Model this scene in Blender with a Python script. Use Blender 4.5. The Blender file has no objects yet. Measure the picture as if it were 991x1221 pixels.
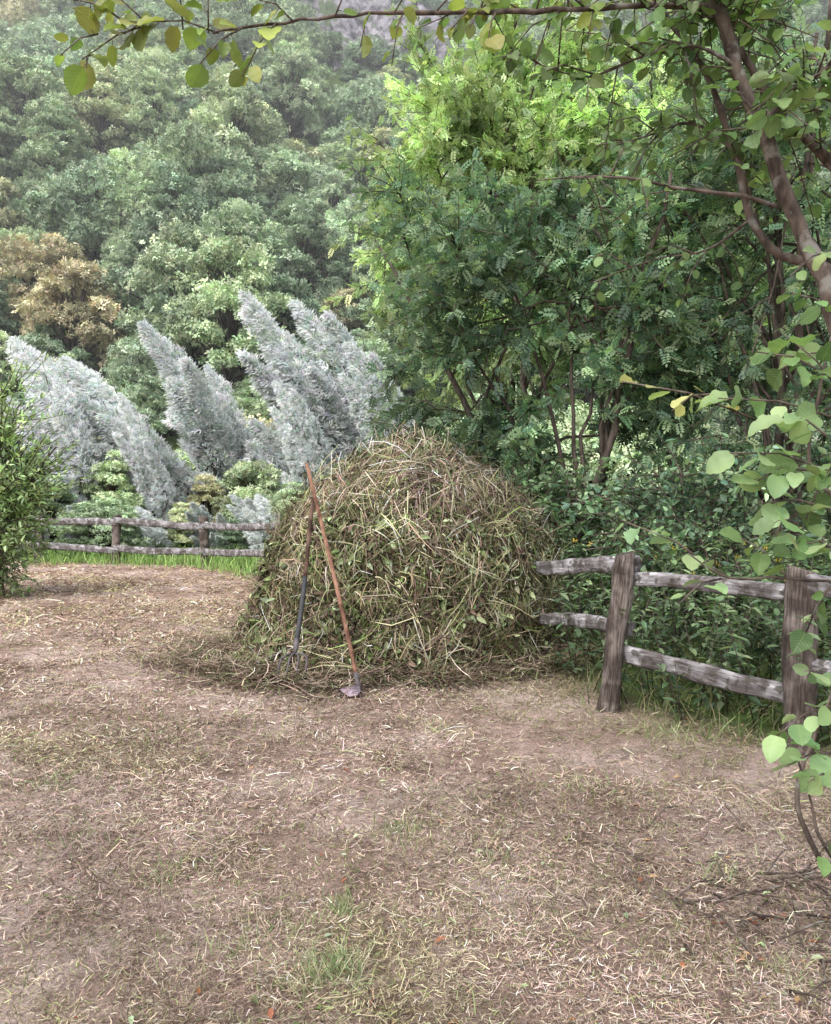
import bpy, math, random
import numpy as np
from mathutils import noise as mnoise, Vector
rng=np.random.default_rng(7); random.seed(7)
scene=bpy.context.scene
CAMZ=1.5
def at(u,v,d): return np.array([(u-495)*d/1000.0, d, CAMZ-(v-596)*d/1000.0])
def nz(a): return a/np.maximum(np.linalg.norm(a,axis=-1,keepdims=True),1e-9)
def vn(x,y,s=1.0,o=0.0):
    x=np.asarray(x)*s+o; y=np.asarray(y)*s-o*0.7
    return (np.sin(x*1.3+1.7*np.sin(y*0.9+1.1))+np.sin(y*1.7+1.3*np.sin(x*1.1+o))+np.sin((x+y)*2.3+2*np.sin(x*0.7-y*0.5)))/3.0
# ---------------------------------------------------------------- mesh accumulator
class Acc:
    def __init__(s): s.v=[];s.l=[];s.t=[];s.m=[];s.c=[];s.w=[];s.n=0
    def raw(s,v,l,t,mi,c,w):
        s.v.append(v);s.l.append(l+s.n);s.t.append(t);s.m.append(np.full(len(t),mi,int));s.c.append(c);s.w.append(w);s.n+=len(v)
    def cards(s,C,U,V,W,tm,col,mi=0):
        tv,tf=tm; N=len(C);k=len(tv)
        if N==0:return
        v=C[:,None,:]+tv[None,:,0:1]*U[:,None,:]+tv[None,:,1:2]*V[:,None,:]+tv[None,:,2:3]*W[:,None,:]
        fl=np.concatenate([np.array(f) for f in tf]); ft=np.array([len(f) for f in tf])
        l=(fl[None,:]+(np.arange(N)*k)[:,None]).ravel()
        t=np.tile(ft,N)
        c=np.repeat(col,k,axis=0); w=np.tile(tv,(N,1))
        s.raw(v.reshape(-1,3),l,t,mi,c,w)
    def tube(s,P,R,sides=6,mi=0,col=(0.5,0.5,0.5)):
        P=np.asarray(P,float);R=np.asarray(R,float);n=len(P)
        T=nz(np.gradient(P,axis=0))
        ref=np.array([0.13,0.21,1.0]) if abs(T[:,2]).mean()<0.9 else np.array([1.0,0.1,0.05])
        A=nz(np.cross(T,ref));B=np.cross(T,A)
        a=np.arange(sides)*2*np.pi/sides
        v=P[:,None,:]+R[:,None,None]*(np.cos(a)[None,:,None]*A[:,None,:]+np.sin(a)[None,:,None]*B[:,None,:])
        i=np.arange(n-1)[:,None]*sides;j=np.arange(sides)[None,:];j2=(j+1)%sides
        q=np.stack([i+j,i+j2,i+sides+j2,i+sides+j],-1).reshape(-1,4)
        L=np.concatenate([[0],np.cumsum(np.linalg.norm(np.diff(P,axis=0),axis=1))])
        w=np.stack([np.repeat(L,sides),np.tile(a,n),np.zeros(n*sides)],-1)
        l=np.concatenate([q.ravel(),np.arange(sides)[::-1],(n-1)*sides+np.arange(sides)])
        t=np.concatenate([np.full(len(q),4),[sides,sides]])
        s.raw(v.reshape(-1,3),l,t,mi,np.tile(np.array(col,float),(n*sides,1)),w)
    def build(s,name,mats,smooth=False):
        v=np.concatenate(s.v);l=np.concatenate(s.l);t=np.concatenate(s.t);m=np.concatenate(s.m);c=np.concatenate(s.c);w=np.concatenate(s.w)
        me=bpy.data.meshes.new(name)
        me.vertices.add(len(v));me.vertices.foreach_set('co',v.astype(np.float32).ravel())
        me.loops.add(len(l));me.loops.foreach_set('vertex_index',l.astype(np.int32))
        me.polygons.add(len(t));st=np.concatenate([[0],np.cumsum(t)[:-1]])
        me.polygons.foreach_set('loop_start',st.astype(np.int32))
        me.polygons.foreach_set('loop_total',t.astype(np.int32))
        me.polygons.foreach_set('material_index',m.astype(np.int32))
        if smooth: me.polygons.foreach_set('use_smooth',np.ones(len(t),bool))
        a=me.attributes.new('col','FLOAT_COLOR','POINT')
        a.data.foreach_set('color',np.concatenate([c,np.ones((len(c),1))],1).astype(np.float32).ravel())
        b=me.attributes.new('luv','FLOAT_VECTOR','POINT');b.data.foreach_set('vector',w.astype(np.float32).ravel())
        for x in mats: me.materials.append(x)
        me.update(calc_edges=True)
        return me
def obj(name,me,parent=None,loc=(0,0,0)):
    o=bpy.data.objects.new(name,me);scene.collection.objects.link(o);o.location=loc
    if parent:o.parent=parent
    return o
def empty(name,loc=(0,0,0)):
    o=bpy.data.objects.new(name,None);scene.collection.objects.link(o);o.location=loc;o.empty_display_size=0.2;return o
# ---------------------------------------------------------------- materials
def newmat(name):
    m=bpy.data.materials.new(name);m.use_nodes=True;nt=m.node_tree;nt.nodes.clear()
    return m,nt,nt.nodes,nt.links
def ramp(N,stops):
    r=N.new('ShaderNodeValToRGB');e=r.color_ramp.elements
    while len(e)<len(stops): e.new(0.5)
    for i,(p,c) in enumerate(stops): e[i].position=p;e[i].color=(*c,1)
    return r
def mulmix(N,L,a,b,mode='MULTIPLY',f=1.0):
    x=N.new('ShaderNodeMix');x.data_type='RGBA';x.blend_type=mode
    if isinstance(f,float): x.inputs[0].default_value=f
    else: L.new(f,x.inputs[0])
    for s,i in ((a,6),(b,7)):
        if isinstance(s,tuple): x.inputs[i].default_value=(*s,1)
        else: L.new(s,x.inputs[i])
    return x.outputs[2]
def leafmat(name,trans=0.35,rough=0.55,spec=0.3,rnd=None,vein=False,tt=(1.12,1.18,0.72)):
    m,nt,N,L=newmat(name)
    at_=N.new('ShaderNodeAttribute');at_.attribute_name='col';c=at_.outputs['Color']
    if rnd:
        oi=N.new('ShaderNodeObjectInfo');r=ramp(N,rnd);L.new(oi.outputs['Random'],r.inputs[0]);c=mulmix(N,L,c,r.outputs[0])
    if vein:
        lu=N.new('ShaderNodeAttribute');lu.attribute_name='luv';sp=N.new('ShaderNodeSeparateXYZ');L.new(lu.outputs['Vector'],sp.inputs[0])
        ab=N.new('ShaderNodeMath');ab.operation='ABSOLUTE';L.new(sp.outputs[1],ab.inputs[0])
        mm=N.new('ShaderNodeMath');mm.operation='MULTIPLY_ADD';L.new(ab.outputs[0],mm.inputs[0]);mm.inputs[1].default_value=-0.8;L.new(sp.outputs[0],mm.inputs[2])
        s2=N.new('ShaderNodeMath');s2.operation='MULTIPLY';L.new(mm.outputs[0],s2.inputs[0]);s2.inputs[1].default_value=48
        sn=N.new('ShaderNodeMath');sn.operation='SINE';L.new(s2.outputs[0],sn.inputs[0])
        g=N.new('ShaderNodeMath');g.operation='GREATER_THAN';L.new(sn.outputs[0],g.inputs[0]);g.inputs[1].default_value=0.9
        ls=N.new('ShaderNodeMath');ls.operation='LESS_THAN';L.new(ab.outputs[0],ls.inputs[0]);ls.inputs[1].default_value=0.018
        mx=N.new('ShaderNodeMath');mx.operation='MAXIMUM';L.new(g.outputs[0],mx.inputs[0]);L.new(ls.outputs[0],mx.inputs[1])
        h=N.new('ShaderNodeMath');h.operation='MULTIPLY';L.new(mx.outputs[0],h.inputs[0]);h.inputs[1].default_value=0.3
        c=mulmix(N,L,c,(0.40,0.50,0.2),'MIX',h.outputs[0])
        no=N.new('ShaderNodeTexNoise');no.inputs['Scale'].default_value=22
        rr=ramp(N,[(0.35,(0.75,0.8,0.75)),(0.7,(1.15,1.1,1.0))]);L.new(no.outputs[0],rr.inputs[0]);c=mulmix(N,L,c,rr.outputs[0])
    o=N.new('ShaderNodeOutputMaterial')
    if spec>0:
        p=N.new('ShaderNodeBsdfPrincipled');L.new(c,p.inputs['Base Color']);p.inputs['Roughness'].default_value=rough;p.inputs['Specular IOR Level'].default_value=spec
    else:
        p=N.new('ShaderNodeBsdfDiffuse');L.new(c,p.inputs['Color'])
    if trans>0:
        tr=N.new('ShaderNodeBsdfTranslucent');L.new(mulmix(N,L,c,tt),tr.inputs[0])
        mx=N.new('ShaderNodeMixShader');mx.inputs[0].default_value=trans;L.new(p.outputs[0],mx.inputs[1]);L.new(tr.outputs[0],mx.inputs[2]);L.new(mx.outputs[0],o.inputs[0])
    else: L.new(p.outputs[0],o.inputs[0])
    return m
def barkmat(name,c1,c2,c3=None,scale=14):
    m,nt,N,L=newmat(name)
    tc=N.new('ShaderNodeTexCoord');mp=N.new('ShaderNodeMapping');mp.inputs['Scale'].default_value=(1,1,0.3);L.new(tc.outputs['Object'],mp.inputs[0])
    n=N.new('ShaderNodeTexNoise');n.inputs['Scale'].default_value=scale;n.inputs['Detail'].default_value=8;L.new(mp.outputs[0],n.inputs['Vector'])
    r=ramp(N,[(0.35,c1),(0.6,c2)]);L.new(n.outputs[0],r.inputs[0]);c=r.outputs[0]
    if c3:
        n2=N.new('ShaderNodeTexNoise');n2.inputs['Scale'].default_value=16;n2.inputs['Detail'].default_value=8
        L.new(tc.outputs['Object'],n2.inputs['Vector'])
        r2=ramp(N,[(0.56,(0,0,0)),(0.66,(0.8,0.8,0.8))]);L.new(n2.outputs[0],r2.inputs[0])
        c=mulmix(N,L,c,c3,'MIX',r2.outputs[0])
    b=N.new('ShaderNodeBump');b.inputs['Strength'].default_value=0.8;b.inputs['Distance'].default_value=0.01;L.new(n.outputs[0],b.inputs['Height'])
    p=N.new('ShaderNodeBsdfPrincipled');L.new(c,p.inputs['Base Color']);p.inputs['Roughness'].default_value=0.85;p.inputs['Specular IOR Level'].default_value=0.2;L.new(b.outputs[0],p.inputs['Normal'])
    o=N.new('ShaderNodeOutputMaterial');L.new(p.outputs[0],o.inputs[0]);return m
def woodmat(name,dark,mid,light,patch=None):
    m,nt,N,L=newmat(name)
    lu=N.new('ShaderNodeAttribute');lu.attribute_name='luv'
    mp=N.new('ShaderNodeMapping');mp.inputs['Scale'].default_value=(2.2,22,22);L.new(lu.outputs['Vector'],mp.inputs[0])
    geo=N.new('ShaderNodeTexCoord')
    n=N.new('ShaderNodeTexNoise');n.inputs['Scale'].default_value=3.2;n.inputs['Detail'].default_value=9;n.inputs['Roughness'].default_value=0.65;L.new(mp.outputs[0],n.inputs['Vector'])
    r=ramp(N,[(0.3,dark),(0.48,mid),(0.68,light)]);L.new(n.outputs[0],r.inputs[0])
    n2=N.new('ShaderNodeTexNoise');n2.inputs['Scale'].default_value=7;n2.inputs['Detail'].default_value=7;L.new(geo.outputs['Object'],n2.inputs['Vector'])
    r2=ramp(N,[(0.42,(0.42,0.39,0.37)),(0.6,(1.1,1.1,1.1))]);L.new(n2.outputs[0],r2.inputs[0])
    c=mulmix(N,L,r.outputs[0],r2.outputs[0])
    if patch:
        n3=N.new('ShaderNodeTexNoise');n3.inputs['Scale'].default_value=15;n3.inputs['Detail'].default_value=8;L.new(geo.outputs['Object'],n3.inputs['Vector'])
        r3=ramp(N,[(0.54,(0,0,0)),(0.60,(0.85,0.85,0.85))]);L.new(n3.outputs[0],r3.inputs[0])
        c=mulmix(N,L,c,patch,'MIX',r3.outputs[0])
    b=N.new('ShaderNodeBump');b.inputs['Strength'].default_value=1.0;b.inputs['Distance'].default_value=0.014;L.new(n.outputs[0],b.inputs['Height'])
    p=N.new('ShaderNodeBsdfPrincipled');L.new(c,p.inputs['Base Color']);p.inputs['Roughness'].default_value=0.85;p.inputs['Specular IOR Level'].default_value=0.2;L.new(b.outputs[0],p.inputs['Normal'])
    o=N.new('ShaderNodeOutputMaterial');L.new(p.outputs[0],o.inputs[0]);return m
def plain(name,c,rough,metal=0.0):
    m,nt,N,L=newmat(name)
    n=N.new('ShaderNodeTexNoise');n.inputs['Scale'].default_value=25;n.inputs['Detail'].default_value=6
    r=ramp(N,[(0.3,tuple(x*0.6 for x in c)),(0.7,tuple(min(1,x*1.25) for x in c))]);tc=N.new('ShaderNodeTexCoord');L.new(tc.outputs['Object'],n.inputs['Vector']);L.new(n.outputs[0],r.inputs[0])
    p=N.new('ShaderNodeBsdfPrincipled');L.new(r.outputs[0],p.inputs['Base Color']);p.inputs['Roughness'].default_value=rough;p.inputs['Metallic'].default_value=metal
    o=N.new('ShaderNodeOutputMaterial');L.new(p.outputs[0],o.inputs[0]);return m

M_forest=leafmat('forest_leaves',0,0.6,0,rnd=[(0.0,(0.55,0.64,0.60)),(0.15,(0.82,0.90,0.78)),(0.32,(1.28,1.32,1.08)),(0.48,(0.64,0.74,0.68)),(0.62,(1.08,1.15,1.04)),(0.78,(0.78,0.86,0.82)),(0.93,(1.36,1.34,1.12)),(1.0,(1.4,1.08,0.96))])
M_leaf=leafmat('tree_leaves',0.35,0.5,0.35)
M_willow=leafmat('willow_leaves',0.35,0.5,0,tt=(1,1,1))
M_near=leafmat('alder_leaves',0.4,0.42,0.35,vein=True)
M_grass=leafmat('grass_blades',0.2,0.6,0)
M_hay=leafmat('hay_stalks',0,0.7,0)
M_bark=barkmat('dark_bark',(0.035,0.027,0.022),(0.11,0.085,0.07))
M_alder=barkmat('alder_bark',(0.045,0.033,0.028),(0.13,0.10,0.08),(0.22,0.21,0.185),30)
M_post=woodmat('weathered_post_wood',(0.03,0.024,0.02),(0.135,0.108,0.094),(0.27,0.235,0.215))
M_rail=woodmat('weathered_rail_wood',(0.06,0.055,0.052),(0.27,0.255,0.26),(0.50,0.48,0.49),(0.07,0.06,0.048))
# ---------------------------------------------------------------- templates
def T(v,f): return (np.array(v,float),f)
def diamond_at(x,y,ang,l,w,z=0.0):
    c,s=math.cos(ang),math.sin(ang);p=[(0,0),(0.45*l,w/2),(l,0),(0.45*l,-w/2)]
    return [(x+a*c-b*s,y+a*s+b*c,z+(0.12*l if i in(1,3) else 0)) for i,(a,b) in enumerate(p)]
def multi(lst):
    v=[];f=[]
    for q in lst:
        n=len(v);v+=q;f.append([n,n+1,n+2,n+3])
    return T(v,f)
SPRAY=multi([diamond_at(0,0,0.1,0.6,0.32),diamond_at(-0.1,0.1,1.3,0.5,0.3,0.08),diamond_at(0.05,-0.1,-1.2,0.55,0.3,-0.05),diamond_at(-0.15,0,2.7,0.5,0.28,0.1),diamond_at(0.3,0.1,0.9,0.45,0.25,-0.1)])
PINN=multi([diamond_at(0.15+0.19*i,0.0,sg*1.1,0.40-0.03*abs(i-1.5),0.2,-0.03*i*i/3) for i in range(4) for sg in(1,-1)]+[diamond_at(0.85,0,0,0.38,0.2,-0.15)])
WILL=multi([diamond_at(0,0,0.0,0.8,0.14),diamond_at(0.1,0.02,0.7,0.6,0.13,0.05),diamond_at(0.05,-0.02,-0.7,0.65,0.13,-0.04),diamond_at(0.4,0.0,0.35,0.6,0.12,0.06)])
LEAF=T([(0,0,0),(0.3,0.26,0.06),(0.7,0.2,0.03),(1,0,-0.08),(0.7,-0.2,0.03),(0.3,-0.26,0.06)],[[0,1,2,3],[0,3,4,5]])
def ribbons(acc,C,D,Nn,Ln,Wd,col,n=3,mi=0,bend=0.12,curl=0.1,tip=0.0):
    N=len(C);S=nz(np.cross(Nn,D));t=np.linspace(0,1,n+1)
    b=rng.normal(0,bend,N)[:,None];cu=rng.normal(0,curl,N)[:,None];tp=(tip*rng.uniform(0.3,1.4,N))[:,None]
    ph=rng.uniform(0.25,0.75,N)[:,None];kink=rng.normal(0,curl*1.2,N)[:,None]
    off_n=b*4*t*(1-t)+tp*t**2
    off_s=cu*4*t*(1-t)+kink*np.maximum(0,t-ph)
    P=C[:,None]+Ln[:,None,None]*(t[None,:,None]*D[:,None]+off_n[...,None]*Nn[:,None]+off_s[...,None]*S[:,None])
    w=(0.5*(1-0.6*t**2))[None,:,None]*Wd[:,None,None]*S[:,None]
    v=np.stack([P+w,P-w],2).reshape(N,-1,3)
    q=[];[q.append([2*i,2*i+1,2*i+3,2*i+2]) for i in range(n)]
    q=np.array(q).ravel();k=2*(n+1)
    l=(q[None]+(np.arange(N)*k)[:,None]).ravel();tt=np.full(N*n,4)
    acc.raw(v.reshape(-1,3),l,tt,mi,np.repeat(col,k,axis=0),np.zeros((N*k,3)))
def rdir(n): return nz(rng.normal(size=(n,3)))
def frames(D,Up):
    D=nz(D);S=nz(np.cross(Up,D));W=nz(np.cross(D,S));return D,S,W
def pal(cols,n,jit=0.18,wts=None):
    cols=np.array(cols);i=rng.choice(len(cols),n,p=wts);c=cols[i]*np.exp(rng.normal(0,jit,(n,1)));return np.clip(c*(1+rng.normal(0,0.05,(n,3))),0.004,0.9)
# ---------------------------------------------------------------- terrain
ROCKS=[(-5.2,82.0,6.4,9.5),(0.5,90.0,5.0,7.0),(-4.9,57.0,2.0,3.8)]
def hgt(x,y):
    x=np.asarray(x,float);y=np.asarray(y,float)
    e=34+2.5*np.sin(x*0.09)+0.0*x
    t=np.maximum(0,y-e)
    t2=np.minimum(t,150)
    z=0.95*t2*(t2/(t2+3))+1.6*vn(x,y,0.09,2.0)*np.clip(t/15,0,1)+0.1*(t-t2)
    near=0.018*vn(x,y,1.1,0.5)+0.010*vn(x,y,3.7,1.5)
    far=0.25*vn(x,y,0.06,4)*np.clip((np.hypot(x,y)-30)/30,0,1)
    return z+near+far
def axis(fine_lo,fine_hi,step,lo,hi):
    a=list(np.arange(fine_lo,fine_hi+1e-6,step));s=step
    while a[-1]<hi: s*=1.12;a.append(a[-1]+s)
    s=step
    while a[0]>lo: s*=1.12;a.insert(0,a[0]-s)
    return np.array(a)
FENCE=np.array([[-14.0,22.5],[-9.05,20.1],[-7.05,19.7],[-4.78,19.0],[-2.4,16.0],[-0.6,13.0],[0.4,10.4],[1.0,8.0],[1.42,6.05],[2.27,4.95],[3.3,3.7],[4.4,2.2],[6,-2]])
def beyond(x,y):
    x=np.asarray(x,float);y=np.asarray(y,float);best=np.full(x.shape,1e9);sg=np.zeros(x.shape)
    for a,b in zip(FENCE[:-1],FENCE[1:]):
        d=b-a;L=d@d;t=np.clip(((x-a[0])*d[0]+(y-a[1])*d[1])/L,0,1)
        px=x-a[0]-t*d[0];py=y-a[1]-t*d[1];q=np.hypot(px,py);cr=d[0]*py-d[1]*px
        u=q<best;best=np.where(u,q,best);sg=np.where(u,np.sign(cr),sg)
    return best*sg
gx=axis(-9,5,0.14,-420,420);gy=axis(1.0,20,0.14,-200,520)
X,Y=np.meshgrid(gx,gy);Z=hgt(X,Y)
B=beyond(X.ravel(),Y.ravel())
zone=np.clip((B+0.1)/0.5+0.25*vn(X.ravel(),Y.ravel(),2.3),0,1)
acc=Acc();nx=len(gx);ny=len(gy)
i=(np.arange(ny-1)[:,None]*nx+np.arange(nx-1)[None]).ravel()
q=np.stack([i,i+1,i+nx+1,i+nx],-1)
acc.raw(np.stack([X.ravel(),Y.ravel(),Z.ravel()],-1),q.ravel(),np.full(len(q),4),0,np.stack([zone]*3,-1),np.zeros((len(zone),3)))
m,nt,N,L=newmat('mown_meadow')
tc=N.new('ShaderNodeNewGeometry');P=tc.outputs['Position']
def noise(sc,det=6,ro=0.6):
    n=N.new('ShaderNodeTexNoise');n.inputs['Scale'].default_value=sc;n.inputs['Detail'].default_value=det;n.inputs['Roughness'].default_value=ro;L.new(P,n.inputs['Vector']);return n.outputs[0]
n1=noise(0.9,6);n2=noise(70,9,0.85);n3=noise(3.5,8,0.7)
r1=ramp(N,[(0.34,(0.29,0.205,0.165)),(0.5,(0.42,0.31,0.265)),(0.62,(0.56,0.445,0.40))]);L.new(n1,r1.inputs[0])
r2=ramp(N,[(0.34,(0.22,0.20,0.18)),(0.5,(0.92,0.9,0.88)),(0.66,(1.5,1.48,1.42))]);L.new(n2,r2.inputs[0])
r3=ramp(N,[(0.36,(0.62,0.59,0.56)),(0.52,(1.0,1.0,1.0)),(0.68,(1.2,1.17,1.19))]);L.new(n3,r3.inputs[0])
c=mulmix(N,L,mulmix(N,L,r1.outputs[0],r2.outputs[0]),r3.outputs[0])
g=ramp(N,[(0.35,(0.04,0.06,0.018)),(0.65,(0.12,0.17,0.05))]);L.new(n3,g.inputs[0])
za=N.new('ShaderNodeAttribute');za.attribute_name='col'
c=mulmix(N,L,c,g.outputs[0],'MIX',za.outputs['Fac'])
b=N.new('ShaderNodeBump');b.inputs['Strength'].default_value=0.9;b.inputs['Distance'].default_value=0.02;L.new(n2,b.inputs['Height'])
p=N.new('ShaderNodeBsdfPrincipled');L.new(c,p.inputs['Base Color']);p.inputs['Roughness'].default_value=0.95;p.inputs['Specular IOR Level'].default_value=0.1;L.new(b.outputs[0],p.inputs['Normal'])
o=N.new('ShaderNodeOutputMaterial');L.new(p.outputs[0],o.inputs[0])
obj('ground',acc.build('ground',[m],True))
# ---------------------------------------------------------------- ground litter
HC=np.array([-0.03,8.4])
acc=Acc()
def scatter(n,r0,r1,th=0.75):
    r=np.exp(rng.uniform(math.log(r0),math.log(r1),n));t=rng.uniform(-th,th,n);return r*np.sin(t),r*np.cos(t),r
STRAW=[(0.43,0.34,0.255),(0.58,0.485,0.39),(0.33,0.24,0.185),(0.20,0.138,0.104),(0.47,0.355,0.31),(0.26,0.28,0.13),(0.08,0.055,0.04)]
x,y,r=scatter(480000,1.7,24,0.68)
bd=beyond(x,y);k=(bd<0.15)|(rng.random(len(x))<0.05);x=x[k];y=y[k];r=r[k]
patch=1.0*vn(x,y,0.9,3)+0.6*vn(x,y,3.1,1)+0.5*vn(x,y,8.3,2)
k=rng.random(len(x))<np.clip(0.66+0.5*patch,0.18,1);x=x[k];y=y[k];r=r[k];patch=patch[k]
n=len(x);a=rng.uniform(0,2*np.pi,n);D=nz(np.stack([np.cos(a),np.sin(a),rng.normal(0.06,0.24,n)],-1))
Nn=nz(np.stack([rng.normal(0,0.4,n),rng.normal(0,0.4,n),np.ones(n)],-1))
wd=0.0021*np.clip(r/2.6,1,6)*rng.uniform(0.5,1.6,n);ln=rng.uniform(0.010,0.045,n)*np.clip((r/3)**0.6,1,2.6)
ln*=np.where(rng.random(n)<0.06,2.8,1)
tone=vn(x,y,1.9,11)+0.6*vn(x,y,5.7,4)
col=pal(STRAW,n,0.30,[.17,.07,.19,.22,.13,.09,.13])
col*=np.clip(1+0.3*tone,0.5,1.4)[:,None]
gm=np.clip(vn(x,y,1.3,8)*1.5-0.4,0,1)[:,None]*0.6;col=col*(1-gm)+gm*col*np.array([0.78,1.0,0.6])
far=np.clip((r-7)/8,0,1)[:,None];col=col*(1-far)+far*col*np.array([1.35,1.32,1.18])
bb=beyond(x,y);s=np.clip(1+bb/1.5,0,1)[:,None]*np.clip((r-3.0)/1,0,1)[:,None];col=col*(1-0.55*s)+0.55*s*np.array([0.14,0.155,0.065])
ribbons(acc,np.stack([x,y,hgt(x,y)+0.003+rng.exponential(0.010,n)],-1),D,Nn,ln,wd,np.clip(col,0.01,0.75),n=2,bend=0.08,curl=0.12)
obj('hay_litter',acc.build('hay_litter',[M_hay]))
# ---------------------------------------------------------------- grass
acc=Acc()
def blades(x,y,h,w,col,lean=0.35,n=3):
    N_=len(x);D=nz(np.stack([rng.normal(0,lean,N_),rng.normal(0,lean,N_),np.ones(N_)],-1));Nn=nz(np.cross(D,rdir(N_)))
    ribbons(acc,np.stack([x,y,hgt(x,y)-0.005],-1),D,Nn,h,w,col,n=n,bend=0.06,curl=0.05,tip=0.35)
x,y,r=scatter(44000,1.8,14);k=(beyond(x,y)<0)&(vn(x,y,1.4,5)+0.5*vn(x,y,5,2)>0.0);x=x[k];y=y[k];r=r[k];n=len(x)
blades(x,y,rng.uniform(0.02,0.05,n),0.0022*np.clip(r/2.6,1,4),pal([(0.24,0.26,0.115),(0.36,0.33,0.20),(0.18,0.21,0.08)],n),0.6,2)
for (u,v,k_,h,rad) in [(395,1165,220,0.10,0.12),(408,1088,90,0.08,0.05),(480,998,110,0.08,0.15),(195,1045,50,0.08,0.14),(330,1105,90,0.07,0.16),(270,1140,50,0.07,0.12),(180,880,90,0.09,0.3),(590,1030,40,0.06,0.1),(860,1050,70,0.08,0.1),(520,870,60,0.08,0.2),(950,1180,60,0.07,0.1),(100,1000,50,0.08,0.2),(60,940,60,0.12,0.15),(700,940,60,0.08,0.2),(800,880,80,0.12,0.2)]:
    d=1500/(v-596);c=at(u,v,d);x=c[0]+rng.normal(0,rad*0.5,k_);y=c[1]+rng.normal(0,rad*0.6,k_)
    blades(x,y,rng.uniform(0.4,1.1,k_)*h,np.full(k_,0.0036),pal([(0.18,0.25,0.11),(0.27,0.33,0.16),(0.42,0.41,0.27)],k_),0.6)
n=26000;x=rng.uniform(-15,0.5,n);y=rng.uniform(12,30,n);b_=beyond(x,y);k=(b_>-0.6-0.25*vn(x,y,2))&(b_<7);x=x[k];y=y[k];n=len(x)
blades(x,y,rng.uniform(0.12,0.34,n),rng.uniform(0.012,0.025,n),pal([(0.27,0.42,0.13),(0.38,0.52,0.20),(0.20,0.32,0.10)],n),0.3)
n=16000;x=rng.uniform(0.6,7,n);y=rng.uniform(2.5,13,n);b_=beyond(x,y);k=(b_>-0.08+0.3*vn(x,y,4));x=x[k];y=y[k];n=len(x)
blades(x,y,rng.uniform(0.06,0.24,n),rng.uniform(0.005,0.010,n),pal([(0.11,0.15,0.06),(0.15,0.19,0.08),(0.27,0.24,0.14)],n),0.6)
obj('grass',acc.build('grass',[M_grass]))
# ---------------------------------------------------------------- haystack
pz=[0,0.12,0.63,1.13,1.45,1.72,1.93,2.05];pr=[1.44,1.42,1.38,1.23,1.01,0.69,0.37,0.0]
def hayR(ph,z):
    R=np.interp(z,pz,pr)
    left=np.clip(-np.cos(ph),0,1)
    R=R+0.26*left*np.clip(1-z/0.8,0,1)**1.3+0.06*left
    s=np.stack([np.cos(ph)*2,np.sin(ph)*2],0)
    return R*(1+0.045*vn(s[0]+z*1.1,s[1]-z*0.8,1.3,2)+0.05*vn(s[0]-z*2,s[1]+z*2,2.7,5)+0.035*vn(s[0]+z*3,s[1]-z*2,6.1,3))
def hayP(ph,z,off=0.0):
    R=hayR(ph,z)+off;return np.stack([HC[0]+R*np.cos(ph),HC[1]+R*np.sin(ph),z+0*ph],-1)
def hayN(ph,z):
    e=0.03;a=hayP(ph+e,z)-hayP(ph-e,z);b=hayP(ph,np.minimum(z+e,2.04))-hayP(ph,z-e);return nz(np.cross(a,b))
acc=Acc()
nph,nzv=96,50;ph=np.linspace(0,2*np.pi,nph,endpoint=False);zz=2.03*np.sin(np.linspace(-0.05,np.pi/2,nzv))
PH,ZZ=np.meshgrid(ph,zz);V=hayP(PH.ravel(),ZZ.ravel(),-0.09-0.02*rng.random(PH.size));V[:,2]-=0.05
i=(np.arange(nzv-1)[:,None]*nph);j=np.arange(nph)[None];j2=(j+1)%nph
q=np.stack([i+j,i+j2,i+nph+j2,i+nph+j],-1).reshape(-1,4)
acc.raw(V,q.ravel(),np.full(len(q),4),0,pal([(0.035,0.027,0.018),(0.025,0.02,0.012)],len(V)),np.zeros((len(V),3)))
HAY=[(0.31,0.24,0.18),(0.18,0.128,0.096),(0.47,0.39,0.30),(0.095,0.065,0.048),(0.12,0.14,0.06),(0.185,0.205,0.10),(0.038,0.029,0.020),(0.25,0.168,0.138)]
def area_z(n):
    t=rng.random(n);return np.interp(t,[0,0.1,0.55,0.8,0.92,1],[0.0,0.25,1.1,1.52,1.82,2.04])
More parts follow.
